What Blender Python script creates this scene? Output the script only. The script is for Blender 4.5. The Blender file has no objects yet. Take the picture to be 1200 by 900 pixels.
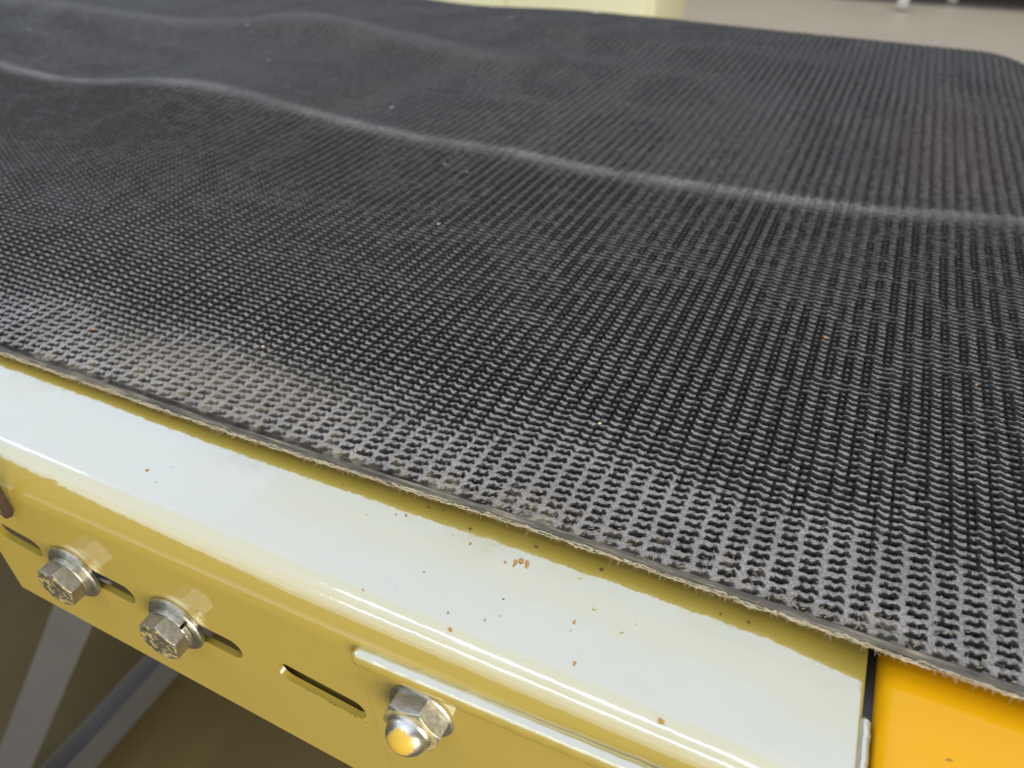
import bpy, bmesh, math, random
import numpy as np
from mathutils import Vector, Matrix

random.seed(7)
RNG = np.random.default_rng(7)
S = bpy.context.scene
COL = S.collection

# ------------------------------------------------------------------ camera
FPX = 874.0
CAMH = 0.15
M = Matrix(((0.90556964, -0.24804734, 0.34411646),
            (0.42415902, 0.54042223, -0.72665875),
            (-0.00572242, 0.8040002, 0.59460148)))
cd = bpy.data.cameras.new("camera")
cam = bpy.data.objects.new("camera", cd)
COL.objects.link(cam)
mw = M.to_4x4()
mw.translation = (0, 0, CAMH)
cam.matrix_world = mw
cd.sensor_width = 36.0
cd.lens = FPX / 1200 * 36
cd.clip_start = 0.005
cd.clip_end = 100
cd.dof.use_dof = True
cd.dof.focus_distance = 0.215
cd.dof.aperture_fstop = 13.0
S.camera = cam

# ------------------------------------------------------------------ light
S.view_settings.view_transform = 'Standard'
S.view_settings.look = 'None'
S.view_settings.exposure = 0.0
S.view_settings.gamma = 1.0
S.view_settings.use_curve_mapping = False
w = bpy.data.worlds.new("World")
S.world = w
w.use_nodes = True
bg = w.node_tree.nodes["Background"]
bg.inputs[0].default_value = (0.92, 0.87, 0.76, 1)
bg.inputs[1].default_value = 0.15


def area(name, x0, x1, y0, y1, z, radiance, col):
    l = bpy.data.lights.new(name, 'AREA')
    l.shape = 'RECTANGLE'
    l.size = x1 - x0
    l.size_y = y1 - y0
    l.energy = radiance * math.pi * (x1 - x0) * (y1 - y0)
    l.color = col
    o = bpy.data.objects.new(name, l)
    COL.objects.link(o)
    o.location = ((x0 + x1) / 2, (y0 + y1) / 2, z)
    return o


# workshop light: luminous ceiling panels ahead, dimmer ones overhead, an added
# fill lamp at the right front, and two bare tubes
area("ceiling_panel_light", -2.4, 3.0, 0.45, 1.90, 2.6, 2.45, (0.54, 0.68, 0.98))
area("ceiling_panel_light", -2.4, 3.0, 1.90, 2.30, 2.6, 2.15, (0.60, 0.73, 0.97))
area("daylight_panel_light", -8.0, -2.4, 0.45, 2.30, 2.6, 2.6, (0.53, 0.68, 1.0))
area("overhead_light", -4.0, 1.5, -1.30, 0.45, 2.6, 1.95, (0.66, 0.80, 1.0))
area("overhead_light", -4.0, 1.5, -2.60, -1.30, 2.6, 1.65, (0.72, 0.84, 1.0))
area("overhead_light", -4.0, 1.5, -4.00, -2.60, 2.6, 1.25, (0.80, 0.90, 1.0))
area("overhead_light", -4.0, 1.5, -6.00, -4.00, 2.6, 0.75, (0.85, 0.93, 1.0))
area("rear_fill_light", -4.0, 3.0, 3.6, 6.6, 2.6, 1.9, (1.0, 0.97, 0.92))  # added lamp, out of view, lifts the far floor
t1 = area("tube_light", -1.45, 0.6, -0.015, 0.015, 2.57, 38.0, (1.0, 0.98, 0.95))
t1.location.y = -0.75
t1.rotation_euler.z = math.radians(-9)
area("tube_light", -1.75, 1.2, -1.95, -1.925, 2.57, 42.0, (1.0, 0.98, 0.95))
t3 = area("tube_light", -4.6, -3.0, 0.975, 1.015, 2.57, 45.0, (0.95, 0.97, 1.0))
t3.rotation_euler.z = math.radians(-20)


def fill_light(name, loc, target, sx, sy, radiance, col):
    o = area(name, -sx / 2, sx / 2, -sy / 2, sy / 2, 0, radiance, col)
    o.location = loc
    o.rotation_euler = (Vector(loc) - Vector(target)).to_track_quat('Z', 'Y').to_euler()


fill_light("side_fill_light", (2.9, -2.7, 0.10), (-0.1, 0.0, -0.05), 3.0, 2.0, 12.5, (1.0, 0.94, 0.80))  # added fill lamp, out of view, brightens the side plate


# ------------------------------------------------------------------ helpers
def empty(name, loc=(0, 0, 0)):
    o = bpy.data.objects.new(name, None)
    COL.objects.link(o)
    o.location = loc
    o.empty_display_size = 0.02
    return o


def tag(o, label=None, cat=None, group=None, kind=None):
    if label: o['label'] = label
    if cat: o['category'] = cat
    if group: o['group'] = group
    if kind: o['kind'] = kind
    return o


def link(name, me, mat=None, parent=None, smooth=True, keep_world=True):
    o = bpy.data.objects.new(name, me)
    COL.objects.link(o)
    if mat: me.materials.append(mat)
    if smooth:
        me.polygons.foreach_set('use_smooth', [True] * len(me.polygons))
    if parent:
        o.parent = parent
        if keep_world:
            o.matrix_parent_inverse = Matrix.Translation(-Vector(parent.location))
    return o


def from_bm(name, bm, mat=None, parent=None, smooth=True, sharp=35):
    bmesh.ops.recalc_face_normals(bm, faces=bm.faces)
    me = bpy.data.meshes.new(name)
    bm.to_mesh(me)
    bm.free()
    o = link(name, me, mat, parent, smooth)
    if smooth and sharp:
        me.set_sharp_from_angle(angle=math.radians(sharp))
    return o


def np_mesh(name, V, F, mat=None, parent=None, smooth=True):
    """V (n,3); F (m,4) quads or (m,3) tris"""
    me = bpy.data.meshes.new(name)
    V = np.ascontiguousarray(V, dtype=np.float32)
    F = np.ascontiguousarray(F, dtype=np.int32)
    k = F.shape[1]
    me.vertices.add(len(V))
    me.vertices.foreach_set('co', V.ravel())
    me.loops.add(F.size)
    me.loops.foreach_set('vertex_index', F.ravel())
    me.polygons.add(len(F))
    me.polygons.foreach_set('loop_start', np.arange(0, F.size, k, dtype=np.int32))
    me.polygons.foreach_set('loop_total', np.full(len(F), k, dtype=np.int32))
    me.update(calc_edges=True)
    me.validate()
    o = bpy.data.objects.new(name, me)
    COL.objects.link(o)
    if mat: me.materials.append(mat)
    if smooth:
        me.polygons.foreach_set('use_smooth', np.ones(len(F), dtype=bool))
    if parent: o.parent = parent
    return o


def grid_faces(nx, ny):
    i = np.arange(nx - 1)[None, :]
    j = np.arange(ny - 1)[:, None]
    a = j * nx + i
    return np.stack([a, a + 1, a + nx + 1, a + nx], -1).reshape(-1, 4)


def box(bm, x0, x1, y0, y1, z0, z1, bev=0.0, mtx=None):
    r = bmesh.ops.create_cube(bm, size=1)
    vs = r['verts']
    for v in vs:
        v.co = Vector(((x0 + x1) / 2 + v.co.x * (x1 - x0), (y0 + y1) / 2 + v.co.y * (y1 - y0),
                       (z0 + z1) / 2 + v.co.z * (z1 - z0)))
        if mtx: v.co = mtx @ v.co
    if bev:
        es = list({e for v in vs for e in v.link_edges})
        bmesh.ops.bevel(bm, geom=es, offset=bev, segments=3, profile=0.5, affect='EDGES')


def lathe(bm, prof, n=48, axis=Matrix.Identity(4)):
    """prof: list of (radius, height along local z)"""
    rings = []
    for r, h in prof:
        if r < 1e-7:
            rings.append([bm.verts.new(axis @ Vector((0, 0, h)))])
        else:
            rings.append([bm.verts.new(axis @ Vector((r * math.cos(2 * math.pi * k / n),
                                                     r * math.sin(2 * math.pi * k / n), h))) for k in range(n)])
    for a, b in zip(rings, rings[1:]):
        for k in range(n):
            k2 = (k + 1) % n
            if len(a) == 1 and len(b) == 1: continue
            if len(a) == 1: bm.faces.new((a[0], b[k], b[k2]))
            elif len(b) == 1: bm.faces.new((a[k], a[k2], b[0]))
            else: bm.faces.new((a[k], a[k2], b[k2], b[k]))


def tube(bm, pts, rad, n=8, cap=True):
    pts = [Vector(p) for p in pts]
    rads = rad if isinstance(rad, (list, tuple)) else [rad] * len(pts)
    rings = []
    up = Vector((0, 0, 1))
    for i, p in enumerate(pts):
        t = (pts[min(i + 1, len(pts) - 1)] - pts[max(i - 1, 0)]).normalized()
        a = t.cross(up)
        if a.length < 1e-3: a = t.cross(Vector((1, 0, 0)))
        a.normalize()
        b = t.cross(a)
        rings.append([bm.verts.new(p + rads[i] * (math.cos(2 * math.pi * k / n) * a + math.sin(2 * math.pi * k / n) * b)) for k in range(n)])
    for r0, r1 in zip(rings, rings[1:]):
        for k in range(n):
            bm.faces.new((r0[k], r0[(k + 1) % n], r1[(k + 1) % n], r1[k]))
    if cap:
        bm.faces.new(rings[0][::-1])
        bm.faces.new(rings[-1])


def smst(a, b, x):
    t = np.clip((x - a) / (b - a), 0, 1)
    return t * t * (3 - 2 * t)


# value noise, vectorised
_NT = RNG.random((256, 256)).astype(np.float32)


def vnoise(x, y):
    xi = np.floor(x).astype(int); yi = np.floor(y).astype(int)
    fx = x - xi; fy = y - yi
    fx = fx * fx * (3 - 2 * fx); fy = fy * fy * (3 - 2 * fy)
    g = lambda a, b: _NT[a & 255, b & 255]
    return ((g(xi, yi) * (1 - fx) + g(xi + 1, yi) * fx) * (1 - fy) +
            (g(xi, yi + 1) * (1 - fx) + g(xi + 1, yi + 1) * fx) * fy) * 2 - 1


# ------------------------------------------------------------------ materials
class NT:
    def __init__(s, name):
        s.m = bpy.data.materials.new(name)
        s.m.use_nodes = True
        s.t = s.m.node_tree
        s.b = s.t.nodes['Principled BSDF']
        s.tc = s.t.nodes.new('ShaderNodeTexCoord')

    def n(s, typ, **kw):
        nd = s.t.nodes.new(typ)
        for k, v in kw.items(): setattr(nd, k, v)
        return nd

    def l(s, a, b): s.t.links.new(a, b)

    def noise(s, scale, detail=3, rough=0.5, stretch=None):
        nd = s.n('ShaderNodeTexNoise')
        nd.inputs['Scale'].default_value = scale
        nd.inputs['Detail'].default_value = detail
        nd.inputs['Roughness'].default_value = rough
        if stretch:
            mp = s.n('ShaderNodeMapping')
            mp.inputs['Scale'].default_value = stretch
            s.l(s.tc.outputs['Object'], mp.inputs[0])
            s.l(mp.outputs[0], nd.inputs['Vector'])
        else:
            s.l(s.tc.outputs['Object'], nd.inputs['Vector'])
        return nd.outputs['Fac']

    def ramp(s, fac, stops):
        r = s.n('ShaderNodeValToRGB')
        e = r.color_ramp.elements
        while len(e) < len(stops): e.new(0.5)
        for q, (p, c) in zip(e, stops):
            q.position = p
            q.color = (*c, 1) if isinstance(c, tuple) else (c, c, c, 1)
        s.l(fac, r.inputs[0])
        return r.outputs[0]

    def mix(s, fac, a, b):
        m = s.n('ShaderNodeMix', data_type='RGBA')
        if isinstance(fac, (int, float)): m.inputs[0].default_value = fac
        else: s.l(fac, m.inputs[0])
        for v, i in ((a, 6), (b, 7)):
            if isinstance(v, tuple): m.inputs[i].default_value = (*v, 1)
            else: s.l(v, m.inputs[i])
        return m.outputs[2]

    def math(s, op, a, b=0.0, c=0.0):
        m = s.n('ShaderNodeMath', operation=op)
        for i, v in enumerate((a, b, c)):
            if isinstance(v, (int, float)): m.inputs[i].default_value = v
            else: s.l(v, m.inputs[i])
        return m.outputs[0]

    def bump(s, h, strength=0.3, dist=0.001, normal=None):
        b = s.n('ShaderNodeBump')
        b.inputs['Strength'].default_value = strength
        b.inputs['Distance'].default_value = dist
        s.l(h, b.inputs['Height'])
        if normal is not None: s.l(normal, b.inputs['Normal'])
        return b.outputs[0]

    def set(s, **kw):
        for k, v in kw.items():
            i = s.b.inputs[k.replace('_', ' ')]
            if isinstance(v, (int, float)): i.default_value = v
            elif isinstance(v, tuple): i.default_value = (*v, 1) if len(v) == 3 else v
            else: s.l(v, i)
        return s


def mat_paint(name, col, col2, rough, ior, peel=0.02, dots=True, tint=(1, 1, 1)):
    t = NT(name)
    c = t.mix(t.noise(35, 4), col, col2)
    if dots:   # small specks of dirt
        d = t.ramp(t.noise(420, 2, 0.6), [(0.0, 0.0), (0.745, 0.0), (0.775, 0.75), (1.0, 0.75)])
        c = t.mix(d, c, (0.12, 0.08, 0.03))
    bp = t.bump(t.noise(330, 2, 0.4), peel, 0.001)
    bp = t.bump(t.noise(60, 2, 0.4), peel * 0.8, 0.004, bp)
    r = t.math('MULTIPLY_ADD', t.ramp(t.noise(28, 6, 0.65), [(0.45, 0.0), (0.72, 1.0)]), 0.10, rough)
    t.set(Base_Color=c, Roughness=r, IOR=ior, Normal=bp, Specular_Tint=tint)
    return t.m


M_RAIL = mat_paint('glossy_mustard_paint', (0.45, 0.325, 0.056), (0.48, 0.345, 0.062), 0.07, 3.0, 0.03, tint=(0.74, 0.87, 1.0))
M_SIDE = M_RAIL
M_ORANGE = mat_paint('amber_end_cover_paint', (0.76, 0.345, 0.003), (0.79, 0.36, 0.004), 0.12, 1.27, 0.02)


def mat_belt():
    t = NT('black_rough_top_belting')
    fib = t.noise(2300, 4, 0.8, (0.7, 1.0, 1.0))
    mid = t.noise(260, 4, 0.6)
    big = t.noise(9, 3, 0.5)
    base = t.mix(fib, (0.003, 0.003, 0.003), (0.012, 0.0118, 0.012))
    base = t.mix(t.ramp(big, [(0.35, 0.0), (0.7, 0.3)]), base, (0.012, 0.011, 0.010))
    at = t.n('ShaderNodeAttribute', attribute_name='wear')      # R tan dust, G pale rub, B reddish stain
    sp = t.n('ShaderNodeSeparateColor'); t.l(at.outputs['Color'], sp.inputs[0])
    grain = t.ramp(mid, [(0.35, 0.25), (0.62, 1.0)])
    scuff = t.math('MULTIPLY', sp.outputs[1], t.ramp(fib, [(0.40, 0.12), (0.58, 1.0)]))
    base = t.mix(scuff, base, (0.44, 0.41, 0.38))
    base = t.mix(t.math('MULTIPLY', sp.outputs[2], 0.5), base, (0.13, 0.06, 0.045))
    base = t.mix(t.math('MULTIPLY', sp.outputs[0], grain), base, (0.27, 0.22, 0.15))
    lvl = t.math('MULTIPLY_ADD', sp.outputs[1], 1.0, 0.03)
    bp = t.bump(fib, 0.7, 0.0003)
    bp = t.bump(mid, 0.3, 0.0006, bp)
    t.set(Base_Color=base, Roughness=t.math('MULTIPLY_ADD', fib, 0.20, 0.22), IOR=1.75, Normal=bp, Specular_IOR_Level=lvl, Specular_Tint=(1.0, 0.78, 0.58))
    return t.m


M_BELT = mat_belt()


def simple(name, c1, c2, rough, scale=200, metallic=0.0, bumps=0.2, dist=0.0005, ior=1.5):
    t = NT(name)
    c = t.mix(t.noise(scale, 5, 0.6), c1, c2)
    t.set(Base_Color=c, Roughness=rough, Metallic=metallic, IOR=ior,
          Normal=t.bump(t.noise(scale * 2, 3, 0.6), bumps, dist))
    return t.m


def mat_core():
    t = NT('cut_belt_edge')
    st = t.noise(520, 4, 0.75, (0.10, 1.6, 1.6))
    c = t.ramp(st, [(0.32, (0.05, 0.044, 0.036)), (0.50, (0.15, 0.13, 0.10)), (0.64, (0.30, 0.25, 0.18))])
    c = t.mix(t.ramp(t.noise(60, 3, 0.6), [(0.4, 0.0), (0.6, 0.6)]), c, (0.05, 0.045, 0.04))
    t.set(Base_Color=c, Roughness=0.8, Specular_IOR_Level=0.2, Normal=t.bump(st, 0.9, 0.0006))
    return t.m


M_CORE = mat_core()
M_TAN = simple('frayed_tan_fabric', (0.30, 0.24, 0.15), (0.58, 0.49, 0.33), 0.9, 900)
M_GREYEDGE = simple('rubbed_grey_rubber', (0.06, 0.06, 0.06), (0.15, 0.145, 0.14), 0.6, 600, bumps=0.5)


def mat_metal(name, c1, c2, rough, paint_z=None, paint_r=0.004, amount=0.5):
    t = NT(name)
    scr = t.ramp(t.noise(900, 2, 0.5, (0.25, 1.0, 1.0)), [(0.40, 0.0), (0.62, 1.0)])
    c = t.mix(t.noise(350, 5, 0.65), c1, c2)
    met = 1.0
    r = t.math('MULTIPLY_ADD', t.noise(500, 4, 0.7), 0.22, rough)
    if paint_z is not None:
        sep = t.n('ShaderNodeSeparateXYZ')
        t.l(t.tc.outputs['Object'], sep.inputs[0])
        zz = t.ramp(t.math('MULTIPLY_ADD', sep.outputs['Z'], 1000.0, -paint_z * 1000 + 0.5), [(0.3, 0.0), (0.7, 1.0)])
        off = t.math('ADD', sep.outputs['X'], -paint_r)
        n = t.ramp(t.noise(480, 5, 0.7), [(amount - 0.04, 0.0), (amount + 0.04, 0.75)])
        mask = t.math('MULTIPLY', zz, n)
        c = t.mix(mask, c, (0.60, 0.45, 0.10))
        inv = t.math('SUBTRACT', 1.0, mask)
        met = inv
    c = t.mix(t.math('MULTIPLY', scr, 0.35), c, (0.20, 0.17, 0.12))
    t.set(Base_Color=c, Roughness=r, Metallic=met, Normal=t.bump(t.noise(600, 4, 0.6), 0.45, 0.0003))
    return t.m


M_ZINC = mat_metal('dull_zinc', (0.40, 0.38, 0.33), (0.54, 0.52, 0.46), 0.36)
M_ZINCHEAD = mat_metal('dull_zinc_with_paint_traces', (0.34, 0.32, 0.27), (0.50, 0.47, 0.40), 0.36, 0.0080, 0.0, 0.54)
M_WASHER = mat_metal('bright_zinc_washer', (0.52, 0.52, 0.46), (0.64, 0.63, 0.56), 0.24)


# ------------------------------------------------------------------ conveyor belt
P = 0.0061      # column pitch along the belt
R = 0.0031      # row pitch across it
Y0 = 0.1285     # near cut edge of the textured cover
Y1 = 0.805      # far edge
ridge_pts = np.array([(-1.6, .40), (-.647, .402), (-.58, .397), (-.546, .399), (-.506, .403), (-.456, .402), (-.388, .402), (-.308, .395),
                      (-.241, .390), (-.184, .390), (-.129, .384), (-.081, .385), (-.037, .387), (.004, .390), (.042, .400), (.076, .408), (.3, .42)])


def belt_base(X, Y):
    """large-scale height of the belt: slack ripples, creases, wrap at the head end"""
    z = np.zeros_like(X)
    yr = np.interp(X, ridge_pts[:, 0], ridge_pts[:, 1])
    d = Y - yr
    z += 0.0011 * np.exp(-(d / 0.0075) ** 2)                      # long crease
    left = smst(-0.12, -0.42, X)
    z += left * 0.0028 * np.exp(-(np.where(d > 0, d / 0.05, d / 0.04)) ** 2)
    z += 0.0060 * np.exp(-((X + .455) / .075) ** 2 - ((Y - .42) / .06) ** 2)
    z -= 0.004 * np.exp(-((X + .60) / .09) ** 2 - ((Y - .44) / .05) ** 2)
    # second and third ripple
    y2 = np.interp(X, [-1.6, -.863, -.776, -.634, -.542, -.506, -.443, -.361, -.305, -.24, .2], [.56, .578, .565, .572, .587, .60, .605, .594, .583, .575, .56])
    a2 = smst(-0.20, -0.38, X)
    d2 = Y - y2
    z += a2 * 0.010 * np.exp(-(np.where(d2 > 0, d2 / 0.035, d2 / 0.030)) ** 2)
    z += 0.006 * np.exp(-((X + .49) / .06) ** 2 - ((Y - .60) / .04) ** 2)
    y3 = np.interp(X, [-1.6, -.509, -.403, -.346, -.254, -.208, .2], [.80, .76, .735, .730, .692, .690, .68])
    a3 = smst(-0.10, -0.34, X)
    z += a3 * 0.008 * np.exp(-((Y - y3) / 0.035) ** 2)
    # broad slack
    z += 0.0022 * left * np.sin(X * 21 + Y * 9) * smst(.16, .32, Y)
    z -= left * 0.0015 * np.exp(-((Y - .33) / .06) ** 2)
    # edge sags a little towards the left
    z -= 0.0016 * smst(-0.05, -0.26, X) * smst(.20, .13, Y)
    # lower towards the far right corner, then round the end roller
    z -= 0.0060 * (np.clip(X + .20, 0, 1) / .30) ** 0.9 * smst(.15, .80, Y)
    t = np.clip(X - 0.072, 0, None)
    z -= np.where(t < 0.10, 0.112 - np.sqrt(np.clip(0.112 ** 2 - t ** 2, 0, None)), 0.112 - np.sqrt(0.112 ** 2 - 0.10 ** 2) + (t - 0.10) * 2.0)
    return z


def edge_y(X):
    return Y0 + 0.0012 * np.sin(X * 11 + 1) - 0.0004 * np.sin(X * 31) + 0.00012 * vnoise(X * 260, X * 0 + 3)


def relief(X, Y, want_h=False):
    """moulded plates: wide and narrow scales in alternate columns, in wavy rows"""
    nn = smst(0.20, 0.15, Y)
    Xw = X + 0.00022 * vnoise(X * 170 + 5, Y * 170) + nn * 0.00018 * vnoise(X * 620, Y * 700 + 3) + 0.0010 * vnoise(X * 14, Y * 9 + 7)
    Yw = Y + 0.00022 * vnoise(X * 190, Y * 260 + 9) + nn * 0.00016 * vnoise(X * 560 + 8, Y * 760) + 0.0012 * vnoise(X * 11 + 3, Y * 13)
    cu = Xw / P
    ci = np.floor(cu + 0.5)
    u = cu - ci                      # -.5 .. .5, wide plate centred on 0
    wide = np.abs(u) < 0.315
    # local coordinate inside plate, -1..1
    q = np.where(wide, u / 0.315, np.where(u > 0, (u - 0.5), (u + 0.5)) / 0.185)
    colid = ci * 2 + np.where(wide, 0, np.where(u > 0, 1, -1))
    # front line of the scale: convex towards the viewer, left end higher
    front = np.where(wide, 0.34 * q * q - 0.16 * q, 0.26 * q * q + 0.10)
    v = Yw / R - front
    ri = np.floor(v)
    t = v - ri
    jit = _NT[(colid.astype(int) * 7 + 13) & 255, (ri.astype(int) * 11 + 5) & 255]
    alt = (ri.astype(int) & 1)
    # wear: near the edge plates of wide columns fuse into bars between holes
    e = Y - 0.128
    nearw = smst(0.055, 0.016, e + 0.010 * vnoise(X * 30, Y * 40) - 0.012 * smst(-0.30, -0.15, X) * 0)
    gap = 0.41 + 0.09 * (jit - .5) - 0.03 * nearw
    rise = smst(gap - 0.13, gap + 0.01, t)
    fall = 1.0 - 0.06 * smst(0.5, 0.9, t) - 0.7 * smst(0.93, 1.0, t)
    aq = np.abs(q)
    side = 1 - np.where(wide, 0.5 * smst(0.87, 1.0, aq), 0.6 * smst(0.80, 1.0, aq))
    top = np.where(wide, 1.0, 0.88 + 0.10 * (jit - .5)) - 0.05 * np.where(wide, alt, 1 - alt)
    h = rise * fall * side * top * (1 - 0.07 * q * q)
    # worn zone: the middles of the wide plates fuse into bars between the holes
    bridge = 1 - smst(0.12, 0.24, np.abs(u + 0.04 * np.sin(ri * 2.1 + colid)))
    h2 = rise * np.where(wide, 1.0, 0.92 - 0.15 * smst(0.75, 1.0, aq)) * (1.0 - np.where(wide, 0.15, 0.3) * smst(0.94, 1.0, t))
    net = np.maximum(h2, bridge * 0.97)
    h = h * (1 - nearw) + net * nearw
    # light fading of the pattern where the cover is rubbed flat by the cut edge
    rub = smst(0.010, 0.001, e + 0.002 * vnoise(X * 120, Y * 120))
    h = h * (1 - 0.75 * rub) + 0.55 * rub
    leftrub = np.exp(-((X + .185) / .06) ** 2 - ((Y - .148) / .018) ** 2)
    h = h * (1 - 0.45 * leftrub) + 0.42 * leftrub
    crease = np.exp(-((Y - np.interp(X, ridge_pts[:, 0], ridge_pts[:, 1])) / 0.008) ** 2)
    h = h * (1 - 0.15 * crease) + 0.14 * crease
    rim = smst(0.0022, 0.0012, e)
    h = h * (1 - rim) + 0.55 * rim
    h = h + (1 - rim) * 0.018 * vnoise(X * 1700, Y * 1900) + 0.03 * vnoise(X * 420, Y * 510) * nearw
    if want_h: return h
    return (h - 1.0) * RELH


RELH = 0.0027


belt = empty('conveyor_belt', (0, 0.45, 0))
tag(belt, 'black rough-textured rubber conveyor belt with frayed tan cut edge and slack ripples', 'conveyor belt')

zones = [(-0.40, 0.130, Y0, 0.225, P / 12, R / 9),
         (-0.75, 0.155, 0.225, 0.392, P / 11, R / 7),
         (-1.30, 0.160, 0.392, Y1, P / 6, R / 4)]


def wear(X, Y):
    hh = relief(X, Y, True)
    e = Y - edge_y(X)
    n1 = vnoise(X * 230, Y * 260); n2 = vnoise(X * 60 + 4, Y * 80)
    dust = 0.70 * np.exp(-((X + .185) / .060) ** 2 - ((Y - .145) / .016) ** 2)
    dust += 1.1 * np.exp(-((X + .062) / .028) ** 2 - (e / .008) ** 2) * smst(-0.2, 0.3, n1)
    dust += 0.35 * smst(0.006, 0.0, e) * smst(-0.3, 0.4, n2)
    dust += 0.6 * smst(0.12, 0.5, n1 * n2 * 2) * smst(0.022, 0.0, e)
    yr = np.interp(X, ridge_pts[:, 0], ridge_pts[:, 1])
    rub = 0.95 * np.exp(-((Y - yr) / 0.0085) ** 2) * (0.8 + 0.2 * n2) * (0.30 + 0.70 * smst(0.4, 0.9, hh))
    y2 = np.interp(X, [-.863, -.776, -.634, -.542, -.506, -.443, -.361, -.305, -.24], [.578, .565, .572, .587, .60, .605, .594, .583, .575])
    rub += 0.30 * np.exp(-((Y - y2) / 0.016) ** 2) * smst(-0.22, -0.36, X)
    near = smst(0.40, 0.13, Y)
    uu = X / P - np.floor(X / P + 0.5)
    nar = smst(0.30, 0.36, np.abs(uu)) * smst(0.17, 0.23, Y + 0.05 * smst(0.05, -0.15, X))
    rub = np.maximum(rub, (1 - 0.45 * nar) * (0.54 + 0.24 * near) * (0.88 + 0.16 * n2 * smst(0.30, 0.16, Y)) * smst(0.66, 0.86, hh))
    red = 0.5 * np.exp(-((X - .05) / .028) ** 2 - ((Y - .52) / .09) ** 2)
    return np.stack([np.clip(dust, 0, .9), np.clip(rub, 0, 1), np.clip(red, 0, 1), np.ones_like(X)], -1)


VV, FF, WW, off = [], [], [], 0
for zi, (xa, xb, ya, yb, dx, dy) in enumerate(zones):
    xs = np.arange(xa, xb + dx, dx)
    ny = int(round((yb - ya) / dy)) + 1
    tt = np.linspace(0, 1, ny)
    X, T = np.meshgrid(xs, tt)
    if zi == 0:
        Y = edge_y(X) * (1 - T) + yb * T
    else:
        Y = ya + (yb - ya) * T
    Z = belt_base(X, Y) + relief(X, Y)
    if zi > 0: Z[0, :] -= 0.0004
    VV.append(np.stack([X, Y, Z], -1).reshape(-1, 3))
    WW.append(wear(X, Y).reshape(-1, 4))
    F = grid_faces(len(xs), ny)
    xf = X.ravel()[F[:, 0]]; yf = Y.ravel()[F[:, 0]]
    F = F[xf > -0.36 - 1.45 * (yf - 0.126)]
    FF.append(F + off)
    off += len(xs) * ny
# drop the unused vertices
V = np.concatenate(VV); F = np.concatenate(FF); W = np.concatenate(WW)
used = np.zeros(len(V), bool); used[F.ravel()] = True
remap = np.cumsum(used) - 1
V, W, F = V[used], W[used], remap[F]
cover = np_mesh('cover_relief', V, F, M_BELT, smooth=False)
WF = W[F]
WF = np.concatenate([WF[:, :, :1].mean(1), np.where((V[F[:, 0], 1] > 0.392)[:, None], 0.60 * WF[:, :, 1:2].mean(1), 0.8 * WF[:, :, 1:2].min(1) + 0.2 * WF[:, :, 1:2].mean(1)), WF[:, :, 2:].mean(1)], 1)
ca = cover.data.color_attributes.new('wear', 'FLOAT_COLOR', 'CORNER')
ca.data.foreach_set('color', np.repeat(WF, 4, axis=0).astype(np.float32).ravel())
cover.parent = belt
cover.matrix_parent_inverse = Matrix.Translation((0, -0.45, 0))
cover['kind'] = 'stuff'


# belt body under the cover (and the belt beyond the textured part on the left)
def belt_body():
    xs = np.concatenate([np.arange(-1.9, -0.40, 0.02), np.arange(-0.40, 0.175, 0.003)])
    ea = edge_y(xs)
    H = 0.0028
    prof = [(0.0004, -0.0006), (-0.0003, -0.0010), (-0.0009, -0.0016), (-0.0012, -0.0021), (-0.0010, -0.0027), (0.001, -0.0030)]
    rows = []
    n = len(xs)
    for k, (dy, dz) in enumerate(prof):
        y = ea + dy + 0.00022 * RNG.standard_normal(n) * (2 < k < 5)
        z = belt_base(xs, ea + 0.0005) + dz + 0.00012 * RNG.standard_normal(n) * (0 < k < 5)
        rows.append(np.stack([xs, y, z], -1))
    # underside, far edge, and back over the top below the relief
    for yy, dz in [(y_, -0.0036) for y_ in np.linspace(0.14, Y1, 50)] + [(Y1 + .001, -0.0012)] :
        Yv = np.full(n, yy)
        rows.append(np.stack([xs, Yv, belt_base(xs, Yv) + dz], -1))
    for yy in np.linspace(Y1, 0.14, 40):
        Yv = np.full(n, yy)
        rows.append(np.stack([xs, Yv, belt_base(xs, Yv) - 0.00295], -1))
    Yv = ea + 0.0004
    V = np.concatenate(rows)
    F = grid_faces(n, len(rows))
    o = np_mesh('belt_carcass', V, F, M_CORE)
    o.parent = belt
    o.matrix_parent_inverse = Matrix.Translation((0, -0.45, 0))
    return o


belt_body()


def tube_np(paths, radii, n=4):
    """many polylines -> V, F"""
    V, F, off = [], [], 0
    ang = np.arange(n) * 2 * np.pi / n
    for pts, r in zip(paths, radii):
        pts = np.asarray(pts)
        k = len(pts)
        t = np.gradient(pts, axis=0)
        t /= np.linalg.norm(t, axis=1)[:, None] + 1e-12
        a = np.cross(t, [0.13, 0.21, 0.97]); a /= np.linalg.norm(a, axis=1)[:, None] + 1e-12
        b = np.cross(t, a)
        rr = np.broadcast_to(np.asarray(r), (k,))
        ring = pts[:, None, :] + rr[:, None, None] * (np.cos(ang)[None, :, None] * a[:, None, :] + np.sin(ang)[None, :, None] * b[:, None, :])
        V.append(ring.reshape(-1, 3))
        i = np.arange(k - 1)[:, None] * n; j = np.arange(n)[None, :]; j2 = (j + 1) % n
        F.append((np.stack([i + j, i + j2, i + n + j2, i + n + j], -1).reshape(-1, 4)) + off)
        off += k * n
    return np.concatenate(V), np.concatenate(F)


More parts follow.
